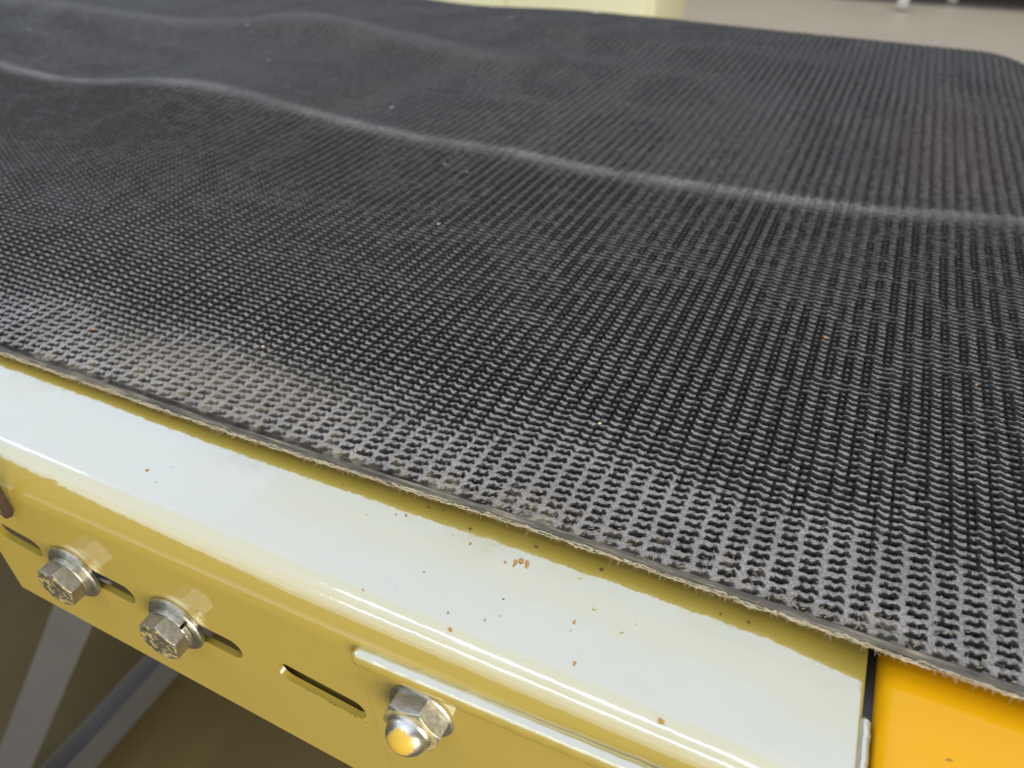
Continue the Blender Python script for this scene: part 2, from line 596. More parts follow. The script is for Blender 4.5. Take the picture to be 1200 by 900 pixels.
# the tan ply thread that shows along the cut edge, and its frayed fibres
xs = np.arange(-0.42, 0.155, 0.0007)
n = len(xs)
paths, radii = [], []
for s, (dy, dz, r) in enumerate([(-0.0014, -0.0023, 0.00026), (-0.0010, -0.0027, 0.00026), (-0.0012, -0.0019, 0.00022)]):
    y = edge_y(xs) + dy + 0.00025 * vnoise(xs * 400, xs * 0 + s * 7) + 0.00012 * RNG.standard_normal(n)
    z = belt_base(xs, edge_y(xs)) + dz + 0.0002 * vnoise(xs * 500, xs * 0 + 20 + s * 7) + 0.00010 * RNG.standard_normal(n)
    paths.append(np.stack([xs, y, z], -1))
    radii.append(0.9 * r * (0.45 + 0.8 * RNG.random(n)) * (1 + 0.35 * vnoise(xs * 350, xs * 0 + 40 + s)))
V, F = tube_np(paths, radii, 6)
th = np_mesh('ply_thread', V, F, M_TAN); th.parent = belt
th.matrix_parent_inverse = Matrix.Translation((0, -0.45, 0))

paths, radii = [], []
for k in range(6500):
    x = RNG.uniform(-0.40, 0.15)
    e = float(edge_y(np.array([x]))[0])
    z = float(belt_base(np.array([x]), np.array([e]))[0]) - RNG.uniform(0.0017, 0.0029)
    d = np.array([RNG.normal(0, 0.9), -abs(RNG.normal(0.6, 0.5)), RNG.normal(-0.35, 0.6)])
    d /= np.linalg.norm(d)
    L = RNG.gamma(2.0, 0.00032)
    L = min(L, 0.0022)
    p0 = np.array([x, e - 0.0011, z])
    c = RNG.normal(0, 0.35, 3)
    paths.append([p0, p0 + d * L * .5 + c * L * .15, p0 + d * L + c * L * .5])
    radii.append([0.00007, 0.00006, 0.00003])
V, F = tube_np(paths, radii, 3)
fh = np_mesh('frayed_fibres', V, F, M_TAN); fh.parent = belt; fh['kind'] = 'stuff'
fh.matrix_parent_inverse = Matrix.Translation((0, -0.45, 0))
# loose pale fibres lying on the cover near the edge
paths, radii = [], []
for k in range(420):
    if k % 3 == 0: x = RNG.normal(-0.062, 0.016); yy = 0.1295 + abs(RNG.normal(0, 0.005))
    elif k % 3 == 1: x = RNG.uniform(-0.01, 0.06); yy = 0.1295 + abs(RNG.normal(0, 0.005))
    else: x = RNG.uniform(-0.26, 0.08); yy = 0.1295 + abs(RNG.normal(0, 0.003))
    z = float(belt_base(np.array([x]), np.array([yy]))[0]) + 0.00005
    a = RNG.uniform(0, np.pi); L = RNG.uniform(0.0005, 0.002)
    d = np.array([math.cos(a), math.sin(a), 0.0])
    c = RNG.normal(0, 0.3, 3); c[2] = abs(c[2]) * .4
    p0 = np.array([x, yy, z])
    paths.append([p0, p0 + d * L * .5 + c * L * .3, p0 + d * L])
    radii.append(0.00007)
V, F = tube_np(paths, radii, 3)
lf = np_mesh('loose_fibres', V, F, M_TAN); lf.parent = belt; lf['kind'] = 'stuff'
lf.matrix_parent_inverse = Matrix.Translation((0, -0.45, 0))

# ------------------------------------------------------------------ conveyor frame
M_CHIP = simple('dark_chipped_paint', (0.09, 0.06, 0.015), (0.16, 0.11, 0.03), 0.7, 900)
frame = empty('conveyor_machine', (-0.3, 0.45, -0.75))
tag(frame, 'mustard yellow sheet metal conveyor frame with slotted, bolted side plate under the belt', 'conveyor frame')
RZ = -0.0070      # rail top
YS = 0.085        # outer face of the side plate
BR = 0.0125       # bend radius
XE = 0.0318       # right end of the rail


def plate_with_holes(name, outline, holes, y_face, thick, mat, parent, bev=0.0003):
    bm = bmesh.new()
    es = []
    for loop in [outline] + holes:
        vs = [bm.verts.new((x, y_face, z)) for x, z in loop]
        es += [bm.edges.new((vs[i], vs[(i + 1) % len(vs)])) for i in range(len(vs))]
    bmesh.ops.triangle_fill(bm, use_beauty=True, use_dissolve=False, edges=es)
    r = bmesh.ops.extrude_face_region(bm, geom=list(bm.faces))
    for v in r['geom']:
        if isinstance(v, bmesh.types.BMVert): v.co.y += thick
    o = from_bm(name, bm, mat, parent, sharp=30)
    if bev:
        me = o.data
        at = me.attributes.new('bevel_weight_edge', 'FLOAT', 'EDGE')
        zt = max(v.co.z for v in me.vertices) - 1e-5
        for e in me.edges:
            a, b_ = (me.vertices[i].co for i in e.vertices)
            if abs(a.y - y_face) < 1e-6 and abs(b_.y - y_face) < 1e-6 and not (a.z > zt and b_.z > zt) and e.use_edge_sharp:
                at.data[e.index].value = 1.0
        b = o.modifiers.new('bevel', 'BEVEL'); b.width = bev; b.segments = 2; b.limit_method = 'WEIGHT'
    return o


ztop = RZ - BR
SLOTS = [(-0.2385, -0.2160, -0.0420, -0.0438, 0.0085),
         (-0.2030, -0.1740, -0.0447, -0.0458, 0.0088),
         (-0.1620, -0.1308, -0.0472, -0.0484, 0.0088),
         (-0.1172, -0.0865, -0.0472, -0.0494, 0.0086)]


def slot_pts(xa, xb, zc0, zc1, hgt, n=10):
    """outline of a slot from xa to xb; centre height runs zc0..zc1"""
    r = hgt / 2
    pts = []
    for k in range(n + 1):
        a = math.radians(-90 + 180 * k / n)
        pts.append((xb - r + r * math.cos(a), zc1 + r * math.sin(a)))
    for k in range(n + 1):
        a = math.radians(90 + 180 * k / n)
        pts.append((xa + r + r * math.cos(a), zc0 + r * math.sin(a)))
    return pts


def rail():
    """folded sheet: flat top, rounded bend and the slotted side in one skin"""
    xs = np.concatenate([np.arange(-1.9, -0.25, 0.03), [-0.246], np.arange(-0.24, -0.06, 0.01), np.arange(-0.06, XE - 0.0015, 0.0015),
                         [XE - 0.0008, XE - 0.0003, XE]])
    xs = np.sort(xs)
    prof = [(0.45, RZ), (0.3, RZ), (0.2, RZ), (0.15, RZ), (0.125, RZ), (0.11, RZ), (YS + BR + .004, RZ)]
    for k in range(0, 31):
        a = math.radians(k * 3)
        prof.append((YS + BR - BR * math.sin(a), RZ - BR + BR * math.cos(a)))
    bm = bmesh.new()
    rows = []
    for y, z in prof:
        f = max(0.0, (z - ztop) / BR)
        row = []
        for i, x in enumerate(xs):
            dz = -0.0017 * float(smst(XE - 0.026, XE + 0.004, x)) * f
            e = {len(xs) - 1: 0.0003, len(xs) - 2: 0.0001, len(xs) - 3: 0.00004}.get(i, 0) * f
            row.append(bm.verts.new((x, y, z + dz - e)))
        rows.append(row)
    for r0, r1 in zip(rows, rows[1:]):
        for i in range(len(xs) - 1):
            bm.faces.new((r0[i], r1[i], r1[i + 1], r0[i + 1]))
    last = rows[-1]
    i0 = int(np.argmin(np.abs(xs + 0.246)))
    es = []
    for i in range(i0, len(xs) - 1):
        es.append(bm.edges.get((last[i], last[i + 1])))
    cor = [bm.verts.new((x, YS, z)) for x, z in ((-0.246, -0.0785), (-0.0967, -0.0888), (XE, -0.0960))]
    chain = [last[i0]] + cor + [last[-1]]
    es += [bm.edges.new((p, q)) for p, q in zip(chain, chain[1:])]
    for sl in SLOTS:
        vs = [bm.verts.new((x, YS, z)) for x, z in slot_pts(*sl)]
        es += [bm.edges.new((vs[i], vs[(i + 1) % len(vs)])) for i in range(len(vs))]
    bmesh.ops.triangle_fill(bm, use_beauty=True, use_dissolve=False, edges=es)
    bmesh.ops.recalc_face_normals(bm, faces=bm.faces)
    # outward means up on the top sheet
    up = max(bm.faces, key=lambda f: f.calc_center_median().y)
    if up.normal.z < 0: bmesh.ops.reverse_faces(bm, faces=bm.faces)
    me = bpy.data.meshes.new('side_rail'); bm.to_mesh(me); bm.free()
    o = link('side_rail', me, M_RAIL, frame)
    md = o.modifiers.new('thick', 'SOLIDIFY'); md.thickness = 0.002; md.offset = -1
    b = o.modifiers.new('bevel', 'BEVEL'); b.width = 0.00012; b.segments = 1; b.limit_method = 'ANGLE'; b.angle_limit = math.radians(50)
    wn = o.modifiers.new('normals', 'WEIGHTED_NORMAL'); wn.weight = 100; wn.keep_sharp = False
    return o


rail()
for k, (x, z, r) in enumerate([(-0.1075, -0.0522, .0005), (-0.1050, -0.0526, .0003), (-0.0995, -0.0530, .0005), (-0.0980, -0.0531, .0006), (-0.0968, -0.0535, .0003),
                               (-0.0925, -0.0538, .0005), (-0.0908, -0.0541, .0006), (-0.0885, -0.0531, .0004), (-0.0872, -0.0515, .0003), (-0.0872, -0.0545, .0004)]):
    bm = bmesh.new()
    bmesh.ops.create_icosphere(bm, subdivisions=1, radius=1)
    for v in bm.verts: v.co = Vector((x + v.co.x * r * random.uniform(.7, 1.4), YS + v.co.y * 0.00012, z + v.co.z * r * random.uniform(.4, .8)))
    from_bm('paint_chip', bm, M_CHIP, frame)
# rear reinforcing plate closing the last slot, and the dark inner channel
bm = bmesh.new(); box(bm, -0.128, 0.02, YS + 0.0042, YS + 0.0070, -0.080, -0.030, 0.0004)
from_bm('backing_plate', bm, M_SIDE, frame)
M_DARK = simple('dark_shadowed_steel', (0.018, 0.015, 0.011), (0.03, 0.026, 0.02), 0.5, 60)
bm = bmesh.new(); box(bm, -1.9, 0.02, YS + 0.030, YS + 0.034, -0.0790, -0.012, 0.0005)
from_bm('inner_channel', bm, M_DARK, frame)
# lapped plate with thick upper lip at the right
lap = [(-0.0850, -0.0212), (-0.0832, -0.0500), (-0.0795, -0.0893), (XE, -0.0962), (XE, -0.0212)]
plate_with_holes('lap_plate', lap, [], YS - 0.0005, 0.00045, M_SIDE, frame, 0.0002)


def lip():
    bm = bmesh.new()
    n, k = 130, 14
    rings = []
    for i in range(n):
        x = -0.0852 + (XE + 0.0852) * i / (n - 1)
        z = -0.0186 + 0.0030 * (x + 0.085) / 0.077
        sc = 1.0
        if i == 0: sc = 0.55
        elif i == 1: sc = 0.9
        wob = 1 + 0.045 * math.sin(x * 700) * math.sin(x * 233 + 1)
        ring = []
        for j in range(k):
            a = 2 * math.pi * j / k
            ca, sa = math.cos(a), math.sin(a)
            p = 0.55
            yy = -math.copysign(abs(ca) ** p, ca) * 0.0021 * sc * wob
            zz = math.copysign(abs(sa) ** p, sa) * 0.0023 * sc * wob
            ring.append(bm.verts.new((x, YS - 0.0008 + yy, z + zz)))
        rings.append(ring)
    for a, b in zip(rings, rings[1:]):
        for j in range(k):
            bm.faces.new((a[j], a[(j + 1) % k], b[(j + 1) % k], b[j]))
    bm.faces.new(rings[0]); bm.faces.new(rings[-1])
    return from_bm('edge_lip', bm, M_RAIL, frame, sharp=60)


lip()

# bead at the end of the rail
M_BEAD = simple('pale_seam_bead', (0.42, 0.38, 0.26), (0.62, 0.58, 0.46), 0.18, 300, metallic=0.5, ior=1.6)
bm = bmesh.new()
pts = []
for y in np.linspace(0.1145, YS + BR, 12): pts.append((XE + 0.0009, y, RZ - 0.0026 - 0.0008 * (y > 0.113)))
for k in range(1, 14):
    a = math.radians(k * 90 / 13)
    pts.append((XE + 0.0009, YS + BR - (BR - .0008) * math.sin(a), RZ - 0.0010 - BR + (BR - .0016) * math.cos(a)))
pts.append((XE + 0.0009, YS + 0.0008, -0.04))
pts = [(x + 0.00015 * random.uniform(-1, 1), y, z) for x, y, z in pts]
tube(bm, pts, [0.0006] + [0.0013] * (len(pts) - 1), 10)
from_bm('seam_bead', bm, M_BEAD, frame)


# amber end cover
def end_cover():
    x0 = XE + 0.0026
    ux = [0, 0.0002, 0.0006, 0.0013, 0.0022, 0.0034, 0.005]
    dz = [0.0062, 0.0040, 0.0026, 0.0014, 0.0006, 0.00015, 0.0]
    xs = np.array([x0 + u for u in ux] + list(np.arange(x0 + 0.008, 0.20, 0.004)))
    drop = np.array(list(dz) + [0.0] * (len(xs) - len(ux)))
    roll = np.clip(xs - 0.06, 0, None)
    roll = 0.09 - np.sqrt(np.clip(0.09 ** 2 - np.clip(roll, 0, .089) ** 2, 0, None))
    prof = [(0.45, 0), (0.3, 0), (0.2, 0), (0.15, 0), (0.13, 0), (0.11, 0), (0.102, 0)]
    for k in range(1, 13):
        a = math.radians(k * 7.5)
        prof.append((YS + 0.016 - 0.016 * math.sin(a), -0.016 + 0.016 * math.cos(a)))
    prof.append((YS, -0.09))
    V = []
    for i, (y, z) in enumerate(prof):
        inset = drop * (1 if z < -0.012 else z / -0.012)
        V.append(np.stack([xs, np.full_like(xs, y) + inset * .6, RZ - 0.0006 + z - drop * (1 if z > -0.012 else 0.3) - roll], -1))
    o = np_mesh('end_cover', np.concatenate(V), grid_faces(len(xs), len(prof))[:, ::-1], M_ORANGE)
    o.parent = frame
    o.matrix_parent_inverse = Matrix.Translation(-Vector(frame.location))
    o['label'] = 'bright amber end cover at the right end of the rail'
    md = o.modifiers.new('thick', 'SOLIDIFY'); md.thickness = 0.002; md.offset = -1


end_cover()
# dark end of the channel seen through the gap between rail and cover
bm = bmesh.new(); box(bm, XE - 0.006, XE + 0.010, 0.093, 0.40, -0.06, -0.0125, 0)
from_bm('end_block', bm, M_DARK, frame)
# slider bed under the belt
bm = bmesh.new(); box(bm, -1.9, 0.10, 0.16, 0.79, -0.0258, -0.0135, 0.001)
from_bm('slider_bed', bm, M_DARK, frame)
# far rail
bm = bmesh.new(); box(bm, -1.9, 0.03, 0.792, 0.80, -0.09, -0.030, 0.001)
from_bm('far_side_plate', bm, M_SIDE, frame)


# ---- bolts
def hexprism(bm, af, z0, z1, rot, cham=0.0009, axis=Matrix.Identity(4)):
    """hexagon with a chamfered (turned) end at z1"""
    rc = af / 2 / math.cos(math.pi / 6)
    n = 72
    rings = []
    def hexr(a):
        a = (a - rot) % (math.pi / 3) - math.pi / 6
        return af / 2 / math.cos(a)
    zs = [z0]
    steps = 8
    prof = []
    for s in range(steps + 1):
        prof.append(s / steps)
    lower = [bm.verts.new(axis @ Vector((hexr(2 * math.pi * k / n) * math.cos(2 * math.pi * k / n), hexr(2 * math.pi * k / n) * math.sin(2 * math.pi * k / n), z0))) for k in range(n)]
    rings.append(lower)
    # the 30 degree chamfer cone cuts the corners: height at angle a where the cone meets the hexagon
    flat_r = af / 2 * 0.97
    tan30 = math.tan(math.radians(28))
    up = []
    for k in range(n):
        a = 2 * math.pi * k / n
        r = hexr(a)
        up.append(bm.verts.new(axis @ Vector((r * math.cos(a), r * math.sin(a), z1 - max(0, r - flat_r) * tan30))))
    rings.append(up)
    fl = [bm.verts.new(axis @ Vector((flat_r * math.cos(2 * math.pi * k / n), flat_r * math.sin(2 * math.pi * k / n), z1))) for k in range(n)]
    rings.append(fl)
    for a, b in zip(rings, rings[1:]):
        for k in range(n):
            bm.faces.new((a[k], a[(k + 1) % n], b[(k + 1) % n], b[k]))
    bm.faces.new(fl)
    bm.faces.new(lower[::-1])


def local_part(name, bm, mat, parent, sharp=28, bev=0.00018):
    o = from_bm(name, bm, mat, None, sharp=sharp)
    o.parent = parent
    if bev:
        b = o.modifiers.new('bevel', 'BEVEL'); b.width = bev; b.segments = 2
        b.limit_method = 'ANGLE'; b.angle_limit = math.radians(25)
    return o


AX = Matrix.Rotation(math.pi / 2, 4, 'X')      # local z -> world -y


def place(o, x, y, z, spin):
    o.parent = frame
    o.matrix_parent_inverse = Matrix.Translation(-Vector(frame.location))
    o.matrix_basis = Matrix.Translation((x, y, z)) @ AX @ Matrix.Rotation(spin, 4, 'Z')


def make_bolt(x, z, spin, spin_lock, face_label):
    bm = bmesh.new(); hexprism(bm, 0.0138, 0.0034, 0.0086, 0.0)
    # raised rim of the head face and a shallow dish
    head = local_part('bolt', bm, M_ZINCHEAD, None)
    place(head, x, YS, z, spin)
    # washer
    bm = bmesh.new()
    lathe(bm, [(0.0045, 0.0), (0.0103, 0.0), (0.0106, 0.0004), (0.0106, 0.0014), (0.0101, 0.0019), (0.0045, 0.0019)], 64)
    ws = local_part('washer', bm, M_WASHER, head, bev=0)
    # split lock washer
    bm = bmesh.new()
    n = 60
    rings = []
    for k in range(n + 1):
        a = math.radians(4) + (2 * math.pi - math.radians(8)) * k / n
        lift = 0.0007 * (k / n - 0.5)
        ring = []
        for r, h in [(0.0045, 0.0017), (0.0076, 0.0017), (0.0078, 0.0020), (0.0078, 0.0033), (0.0076, 0.0036), (0.0045, 0.0036)]:
            ring.append(bm.verts.new((r * math.cos(a), r * math.sin(a), h + max(0, lift))))
        rings.append(ring)
    for a_, b_ in zip(rings, rings[1:]):
        for j in range(6):
            bm.faces.new((a_[j], a_[(j + 1) % 6], b_[(j + 1) % 6], b_[j]))
    bm.faces.new(rings[0][::-1]); bm.faces.new(rings[-1])
    lk = local_part('lock_washer', bm, M_ZINC, head, bev=0)
    lk.matrix_basis = Matrix.Rotation(spin_lock - spin, 4, 'Z')
    if face_label: head['label'] = face_label
    return head


make_bolt(-0.2000, -0.0455, math.radians(12), math.radians(-120), None)
make_bolt(-0.1560, -0.0475, math.radians(20), math.radians(38), None)


def cap_nut(x, z, spin):
    bm = bmesh.new(); hexprism(bm, 0.0152, 0.0004, 0.0060, 0.0)
    nut = local_part('cap_nut', bm, mat_metal('worn_chrome_with_paint', (0.38, 0.36, 0.31), (0.62, 0.60, 0.55), 0.32, 0.0058, 0.0, 0.42), None)
    place(nut, x, YS - 0.0005, z, spin)
    bm = bmesh.new()
    prof = [(0.0064, 0.0052), (0.0063, 0.0064), (0.0059, 0.0070), (0.0058, 0.0070)]
    for k in range(0, 15):
        a = math.radians(k * 90 / 14)
        prof.append((0.0058 * math.cos(a), 0.0070 + 0.0048 * math.sin(a)))
    prof[-1] = (0.0, prof[-1][1])
    lathe(bm, prof, 64)
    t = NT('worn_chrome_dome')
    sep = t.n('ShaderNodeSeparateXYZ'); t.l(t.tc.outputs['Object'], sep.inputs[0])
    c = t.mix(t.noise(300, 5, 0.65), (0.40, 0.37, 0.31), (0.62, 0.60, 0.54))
    # a yellow patch with a noisy edge near the tip
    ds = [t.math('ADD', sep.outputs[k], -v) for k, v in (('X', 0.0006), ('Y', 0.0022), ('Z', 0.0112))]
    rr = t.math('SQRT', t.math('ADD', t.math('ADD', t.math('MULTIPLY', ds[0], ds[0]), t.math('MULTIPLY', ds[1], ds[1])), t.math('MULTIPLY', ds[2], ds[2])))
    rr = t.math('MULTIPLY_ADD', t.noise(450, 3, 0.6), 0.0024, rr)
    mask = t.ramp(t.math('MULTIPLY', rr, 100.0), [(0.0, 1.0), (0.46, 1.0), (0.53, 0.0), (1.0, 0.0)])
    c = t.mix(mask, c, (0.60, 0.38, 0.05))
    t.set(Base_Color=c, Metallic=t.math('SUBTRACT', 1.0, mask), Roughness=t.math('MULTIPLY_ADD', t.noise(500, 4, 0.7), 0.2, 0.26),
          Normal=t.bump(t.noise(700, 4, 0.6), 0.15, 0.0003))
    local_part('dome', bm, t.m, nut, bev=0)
    bm = bmesh.new()
    lathe(bm, [(0.0045, 0.0), (0.0094, 0.0), (0.0096, 0.0004), (0.0092, 0.0009), (0.0045, 0.0009)], 48)
    local_part('nut_flange', bm, M_ZINC, nut, bev=0)


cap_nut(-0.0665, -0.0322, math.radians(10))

# small black bracket tip below the plate
bm = bmesh.new(); box(bm, -0.150, -0.1435, YS + 0.006, YS + 0.010, -0.095, -0.080, 0.0004)
from_bm('bracket', bm, simple('black_plastic', (0.01, 0.01, 0.01), (0.02, 0.02, 0.02), 0.4), frame)

# legs of the stand
M_LEG = simple('grey_leg_paint', (0.080, 0.077, 0.080), (0.110, 0.105, 0.106), 0.4, 30)


def beam(name, a, b, wid, hgt, mat):
    a, b = Vector(a), Vector(b)
    t = (b - a); L = t.length; t.normalize()
    s = t.cross(Vector((0, 0, 1))); s.normalize()
    u = s.cross(t)
    mt = Matrix((( s.x, t.x, u.x, a.x), (s.y, t.y, u.y, a.y), (s.z, t.z, u.z, a.z), (0, 0, 0, 1)))
    bm = bmesh.new(); box(bm, -wid / 2, wid / 2, 0, L, -hgt / 2, hgt / 2, 0.003, mt)
    return from_bm(name, bm, mat, frame)


beam('leg', (-0.524, 0.235, -0.372), (-0.704, 0.117, -0.729), 0.026, 0.03, M_LEG)
beam('foot_beam', (-0.668, 0.62, -0.725), (-0.650, -0.10, -0.725), 0.027, 0.04, M_LEG)
beam('leg', (-0.668, 0.62, -0.725), (-0.668, 0.60, -0.09), 0.034, 0.04, M_LEG)

# ------------------------------------------------------------------ wire
M_WIRE = simple('brown_wire_sleeve', (0.035, 0.02, 0.014), (0.09, 0.055, 0.035), 0.5, 500, bumps=0.5)
bm = bmesh.new()
tube(bm, [(-0.2165, 0.0800, 0.004), (-0.2150, 0.0812, -0.004), (-0.2148, 0.0818, -0.0095), (-0.2165, 0.0822, -0.0160), (-0.2180, 0.0828, -0.0225),
          (-0.2190, 0.0832, -0.0255), (-0.2208, 0.0832, -0.0270), (-0.2228, 0.0828, -0.0262)],
     [0.0016, 0.0016, 0.0016, 0.0016, 0.0015, 0.0014, 0.0011, 0.0005], 12)
wire = from_bm('wire_end', bm, M_WIRE)
tag(wire, 'bent dark brown wire end hanging against the yellow side plate at far left', 'wire')

# ------------------------------------------------------------------ crumbs
M_CRUMB = simple('rust_orange_crumb', (0.34, 0.12, 0.025), (0.62, 0.33, 0.09), 0.8, 900)
M_TANCR = simple('tan_crumb', (0.55, 0.42, 0.20), (0.75, 0.62, 0.38), 0.8, 900)
M_GREYCR = simple('pale_grey_crumb', (0.30, 0.29, 0.27), (0.45, 0.43, 0.40), 0.8, 900)
M_DKCR = simple('dark_crumb', (0.09, 0.045, 0.015), (0.2, 0.1, 0.03), 0.8, 900)


def crumb(x, y, z, size, mat, label, group, stretch=1.0, name='crumb'):
    p = Vector((x, y, z))
    bm = bmesh.new()
    bmesh.ops.create_icosphere(bm, subdivisions=1, radius=0.5)
    rs = random.Random(int(x * 1e5) * 31 + int(y * 1e5))
    a = rs.uniform(0, math.pi)
    for v in bm.verts:
        v.co *= rs.uniform(0.6, 1.25)
        v.co = Vector((v.co.x * size * stretch, v.co.y * size, v.co.z * size * 0.3))
        v.co.rotate(Matrix.Rotation(a, 3, 'Z'))
    zmin = min(v.co.z for v in bm.verts)
    for v in bm.verts: v.co.z -= zmin
    o = from_bm(name, bm, mat, None, smooth=False)
    o.location = p
    return tag(o, label, 'crumb', group)


CRUMBS = [   # x, y on the rail top, size, stretch, kind, label
    (-0.17401, 0.10467, 0.0011, 1.3, 'rust', 'lone rust orange crumb on the pale rail top, above the second bolt from the left'),
    (-0.16732, 0.10198, 0.0006, 1.0, 'tan', 'tiny tan crumb just below right of the lone orange crumb above the bolts'),
    (-0.10196, 0.11751, 0.0007, 1.5, 'tan', 'thin tan crumb on the rail, leftmost of three in a row near the belt edge'),
    (-0.09440, 0.12100, 0.0007, 1.4, 'rust', 'small rust crumb, middle one of three in a row near the belt edge'),
    (-0.09156, 0.12195, 0.0009, 1.5, 'rust', 'rust orange crumb, rightmost of three in a row near the belt edge'),
    (-0.07615, 0.12124, 0.0008, 1.0, 'tan', 'small tan crumb on the rail, left of the orange crumb below a dark speck'),
    (-0.07003, 0.12032, 0.0010, 1.0, 'rust', 'orange crumb on the rail straight below a dark speck, left of the crumb cluster'),
    (-0.05848, 0.11844, 0.0009, 1.2, 'rust', 'single orange crumb just left of the crumb cluster on the rail'),
    (-0.03874, 0.12225, 0.0010, 1.5, 'tan', 'pale tan crumb right of the crumb cluster, at the rim of the olive strip'),
    (-0.06189, 0.09400, 0.0010, 1.2, 'rust', 'rust crumb lying on the upper bright highlight line of the rail bend'),
    (-0.06458, 0.09797, 0.0007, 1.2, 'rust', 'small rust crumb just above the one on the bright highlight line'),
    (-0.05522, 0.09981, 0.0005, 2.2, 'rust', 'slim orange crumb on the rail, below the crumb cluster'),
    (-0.05261, 0.10267, 0.0006, 2.0, 'tan', 'slim tan crumb just right of the slim orange crumb on the rail'),
    (-0.05376, 0.10753, 0.0005, 1.4, 'dark', 'dark speck on the pale rail straight below the crumb cluster'),
    (-0.03070, 0.09791, 0.0011, 1.3, 'rust', 'isolated rust crumb low on the rail top, right of its middle'),
    (-0.03489, 0.10868, 0.0009, 1.6, 'rust', 'rust orange crumb on the rail with a pale crumb right below it'),
    (-0.03485, 0.10626, 0.0007, 1.6, 'tan', 'pale crumb right below a rust orange crumb in the middle of the rail'),
    (-0.03188, 0.11452, 0.0011, 1.3, 'tan', 'large pale tan crumb on the rail, lower right of the crumb cluster'),
    (-0.02352, 0.11098, 0.0010, 1.2, 'tan', 'pale tan crumb, lower right neighbour of the large pale crumb on the rail'),
    (-0.02098, 0.11458, 0.0005, 1.2, 'tan', 'tiniest and rightmost pale crumb in the middle of the rail top'),
    (-0.00830, 0.09287, 0.0013, 1.2, 'rust', 'large rust crumb at the bend of the rail, near its right end'),
    (-0.08803, 0.09490, 0.0005, 1.4, 'rust', 'faint rust crumb at the rail bend, above the left end of the raised lip'),
    (-0.07658, 0.10659, 0.0004, 1.4, 'dark', 'tiny dark speck on the pale rail, left of the crumb cluster and lower'),
    (-0.05600, 0.11959, 0.0014, 1.4, 'rust', 'upper left crumb of the orange cluster on the rail'),
    (-0.05479, 0.12079, 0.0016, 1.3, 'rust', 'largest, topmost crumb of the orange cluster on the rail'),
    (-0.05298, 0.12066, 0.0013, 1.5, 'rust', 'right hand crumb of the orange cluster on the rail'),
    (-0.05271, 0.11952, 0.0010, 1.3, 'rust', 'lower right crumb of the orange cluster on the rail'),
    (-0.05592, 0.11835, 0.0008, 1.3, 'rust', 'smallest, lower left crumb of the orange cluster on the rail'),
    (-0.07250, 0.12502, 0.0011, 1.2, 'dark', 'dark speck on the olive strip straight above an orange crumb'),
    (-0.05316, 0.12677, 0.0010, 1.2, 'dark', 'dark speck on the olive strip, just right above the orange cluster'),
    (-0.03422, 0.12681, 0.0012, 1.2, 'dark', 'largest dark brown speck on the olive strip under the belt edge'),
    (-0.00273, 0.12606, 0.0008, 1.2, 'dark', 'left dark speck of a pair on the olive strip near the rail end'),
    (0.00411, 0.12648, 0.0009, 1.2, 'dark', 'right dark speck of a pair on the olive strip near the rail end'),
    (-0.08731, 0.12723, 0.0008, 1.2, 'dark', 'left dark speck of a pair on the olive strip, left of the orange cluster'),
    (-0.08283, 0.12781, 0.0008, 1.2, 'dark', 'right dark speck of a pair on the olive strip, left of the orange cluster'),
]
for x, y, sz, st, k, lab in CRUMBS:
    crumb(x, y, RZ + 0.00005, sz, {'rust': M_CRUMB, 'tan': M_TANCR, 'dark': M_DKCR}[k], lab, {'rust': 'rust orange crumbs on the rail', 'tan': 'tan crumbs on the rail', 'dark': 'dark specks on the rail'}[k], st)
for x, y, sz, k, lab in [   # on the belt
        (-0.05264, 0.17564, 0.0014, 'tan', 'yellowish crumb on the black belt, in the middle above the dark speckled edge'),
        (-0.17313, 0.28501, 0.0018, 'tan', 'pale crumb on the belt below the middle of the long bright crease'),
        (-0.24712, 0.15010, 0.0015, 'rust', 'orange crumb on the black belt near its left cut edge'),
        (0.00572, 0.25786, 0.0014, 'rust', 'brown orange crumb on the belt at the right, below the crease'),
        (0.05521, 0.24819, 0.0011, 'rust', 'orange crumb in the belt texture close to the right edge of the picture'),
        (-0.29456, 0.43431, 0.0024, 'grey', 'blurred pale speck on the belt just above the long bright crease'),
        (-0.17928, 0.16640, 0.0013, 'tan', 'pale crumb on the belt above the dusty tan left edge'),
        (-0.33380, 0.21177, 0.0012, 'tan', 'pale crumb on the belt at far left, between crease and cut edge'),
        (-0.20981, 0.35629, 0.0018, 'grey', 'left pale speck of a pair just below the bright crease'),
        (-0.19271, 0.35071, 0.0016, 'grey', 'right pale speck of a pair just below the bright crease'),
        (0.03804, 0.81311, 0.0050, 'grey', 'pale round speck on the belt near its far right corner'),
        (-0.05909, 0.83561, 0.0060, 'grey', 'pale speck standing on the far belt edge against the bare floor'),
        (-0.27776, 0.79177, 0.0070, 'grey', 'pale speck standing on the far belt edge in front of the cabinet'),
        (-0.53570, 0.57080, 0.0030, 'grey', 'blurred pale speck on the second ripple of the belt, upper left'),
        (-0.73987, 0.50092, 0.0030, 'grey', 'blurred pale speck on the belt in the upper left corner'),
        (-0.33413, 0.71141, 0.0040, 'grey', 'blurred pale speck near the far belt edge below the cabinet'),
        (-0.44846, 0.49392, 0.0025, 'grey', 'blurred pale speck on the belt between the crease and the second ripple'),
        ]:
    z = float(belt_base(np.array([x]), np.array([y]))[0])
    crumb(x, y, z + 0.0001, sz, {'rust': M_CRUMB, 'tan': M_TANCR, 'grey': M_GREYCR}[k], lab, 'crumbs on the black belt', 1.3)

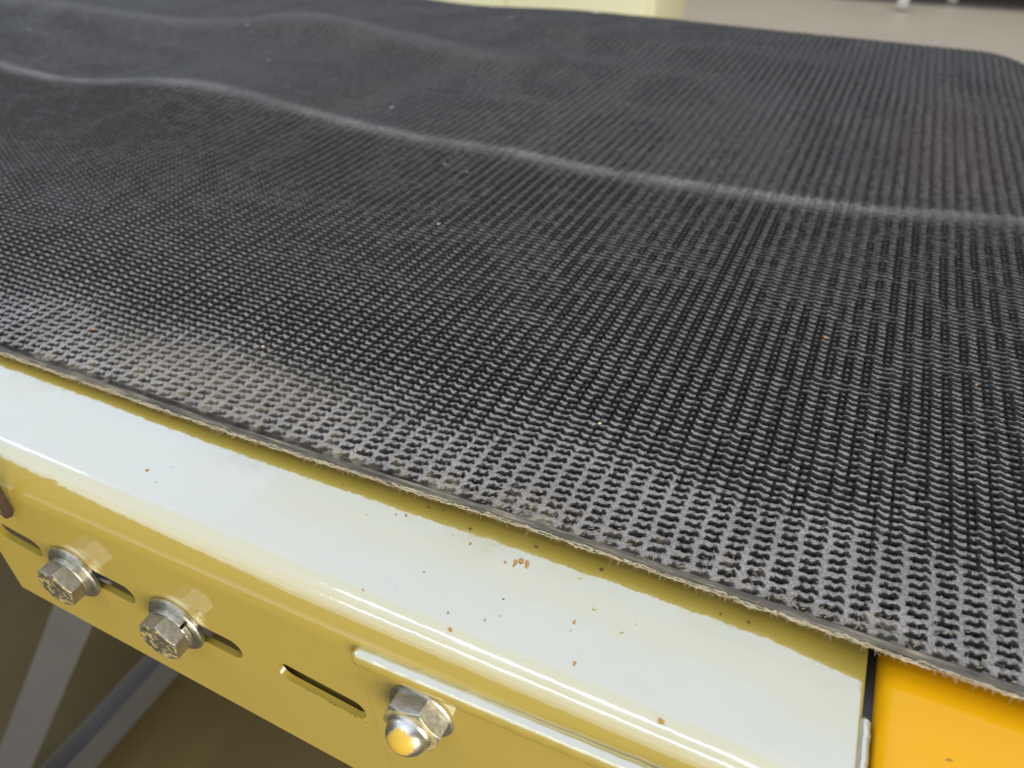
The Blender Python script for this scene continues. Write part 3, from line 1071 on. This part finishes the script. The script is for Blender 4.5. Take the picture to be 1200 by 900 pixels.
# ------------------------------------------------------------------ setting
t = NT('workshop_floor_concrete')
c = t.mix(t.noise(0.8, 5, 0.6), (0.43, 0.385, 0.315), (0.53, 0.475, 0.395))
c = t.mix(t.ramp(t.noise(3.5, 4, 0.6), [(0.45, 0.0), (0.7, 0.35)]), c, (0.40, 0.35, 0.29))
t.set(Base_Color=c, Roughness=0.45, Normal=t.bump(t.noise(30, 4), 0.1, 0.01))
me = bpy.data.meshes.new('floor')
me.from_pydata([(-30, -10, -0.75), (30, -10, -0.75), (30, 40, -0.75), (-30, 40, -0.75)], [], [(0, 1, 2, 3)])
fl = link('floor', me, t.m, smooth=False); fl['kind'] = 'structure'

t = NT('dark_brown_floor_sheet')  # darker brown sheet over the floor under and before the machine
c = t.mix(t.noise(4, 5, 0.6), (0.075, 0.050, 0.010), (0.13, 0.096, 0.034))
c = t.mix(t.ramp(t.noise(9, 3, 0.5, (1.0, 0.3, 1.0)), [(0.5, 0.0), (0.7, 0.5)]), c, (0.15, 0.12, 0.03))
t.set(Base_Color=c, Roughness=0.5)
me = bpy.data.meshes.new('dark_floor_sheet')
me.from_pydata([(-3.0, -1.6, -0.746), (1.2, -1.6, -0.746), (1.2, 1.0, -0.746), (-3.0, 1.0, -0.746)], [], [(0, 1, 2, 3)])
fm = link('dark_floor_sheet', me, t.m, smooth=False); fm['kind'] = 'structure'

# pale cabinet beyond the belt
M_CREAM = simple('cream_cabinet_paint', (0.80, 0.75, 0.45), (0.84, 0.79, 0.49), 0.5, 4)
cab = empty('cabinet', (-1.65, 3.35, -0.75))
tag(cab, 'pale cream yellow cabinet on the floor beyond the far belt edge', 'cabinet')
bm = bmesh.new(); box(bm, -2.2, -0.875, 3.2, 3.7, -0.72, 0.35, 0.01)
from_bm('body', bm, M_CREAM, cab)
bm = bmesh.new(); box(bm, -2.15, -0.92, 3.23, 3.65, -0.75, -0.7202, 0.0)
from_bm('plinth', bm, M_DARK, cab)
bm = bmesh.new(); box(bm, -1.52, -0.90, 3.185, 3.1995, -0.70, 0.32, 0.003)
from_bm('door', bm, M_CREAM, cab)
bm = bmesh.new(); box(bm, -2.17, -1.535, 3.185, 3.1995, -0.70, 0.32, 0.003)
from_bm('door', bm, M_CREAM, cab)

# trolley with castors, far right
tr = empty('trolley', (0.35, 6.0, -0.75))
tag(tr, 'dark low trolley on pale castor wheels on the floor beyond the belt, top right', 'trolley')
M_TRD = simple('dark_trolley_steel', (0.03, 0.026, 0.02), (0.05, 0.044, 0.035), 0.5, 5)
bm = bmesh.new(); box(bm, -0.42, 2.0, 5.85, 6.8, -0.60, -0.52, 0.01)
from_bm('deck', bm, M_TRD, tr)
for (cx, cy) in [(-0.30, 6.55), (0.018, 5.62), (0.30, 6.0), (0.93, 5.95)]:
    bm = bmesh.new(); lathe(bm, [(0.0, -0.03), (0.055, -0.03), (0.062, -0.02), (0.062, 0.02), (0.055, 0.03), (0.0, 0.03)], 28,
                            Matrix.Translation((cx, cy, -0.688)) @ Matrix.Rotation(math.pi / 2, 4, 'Y'))
    wl = from_bm('castor_wheel', bm, simple('pale_wheel', (0.6, 0.58, 0.55), (0.7, 0.68, 0.65), 0.4, 5), tr)
    bm = bmesh.new(); box(bm, cx - 0.045, cx + 0.045, cy - 0.03, cy + 0.03, -0.622, -0.6, 0.004)
    from_bm('castor_plate', bm, M_TRD, tr)
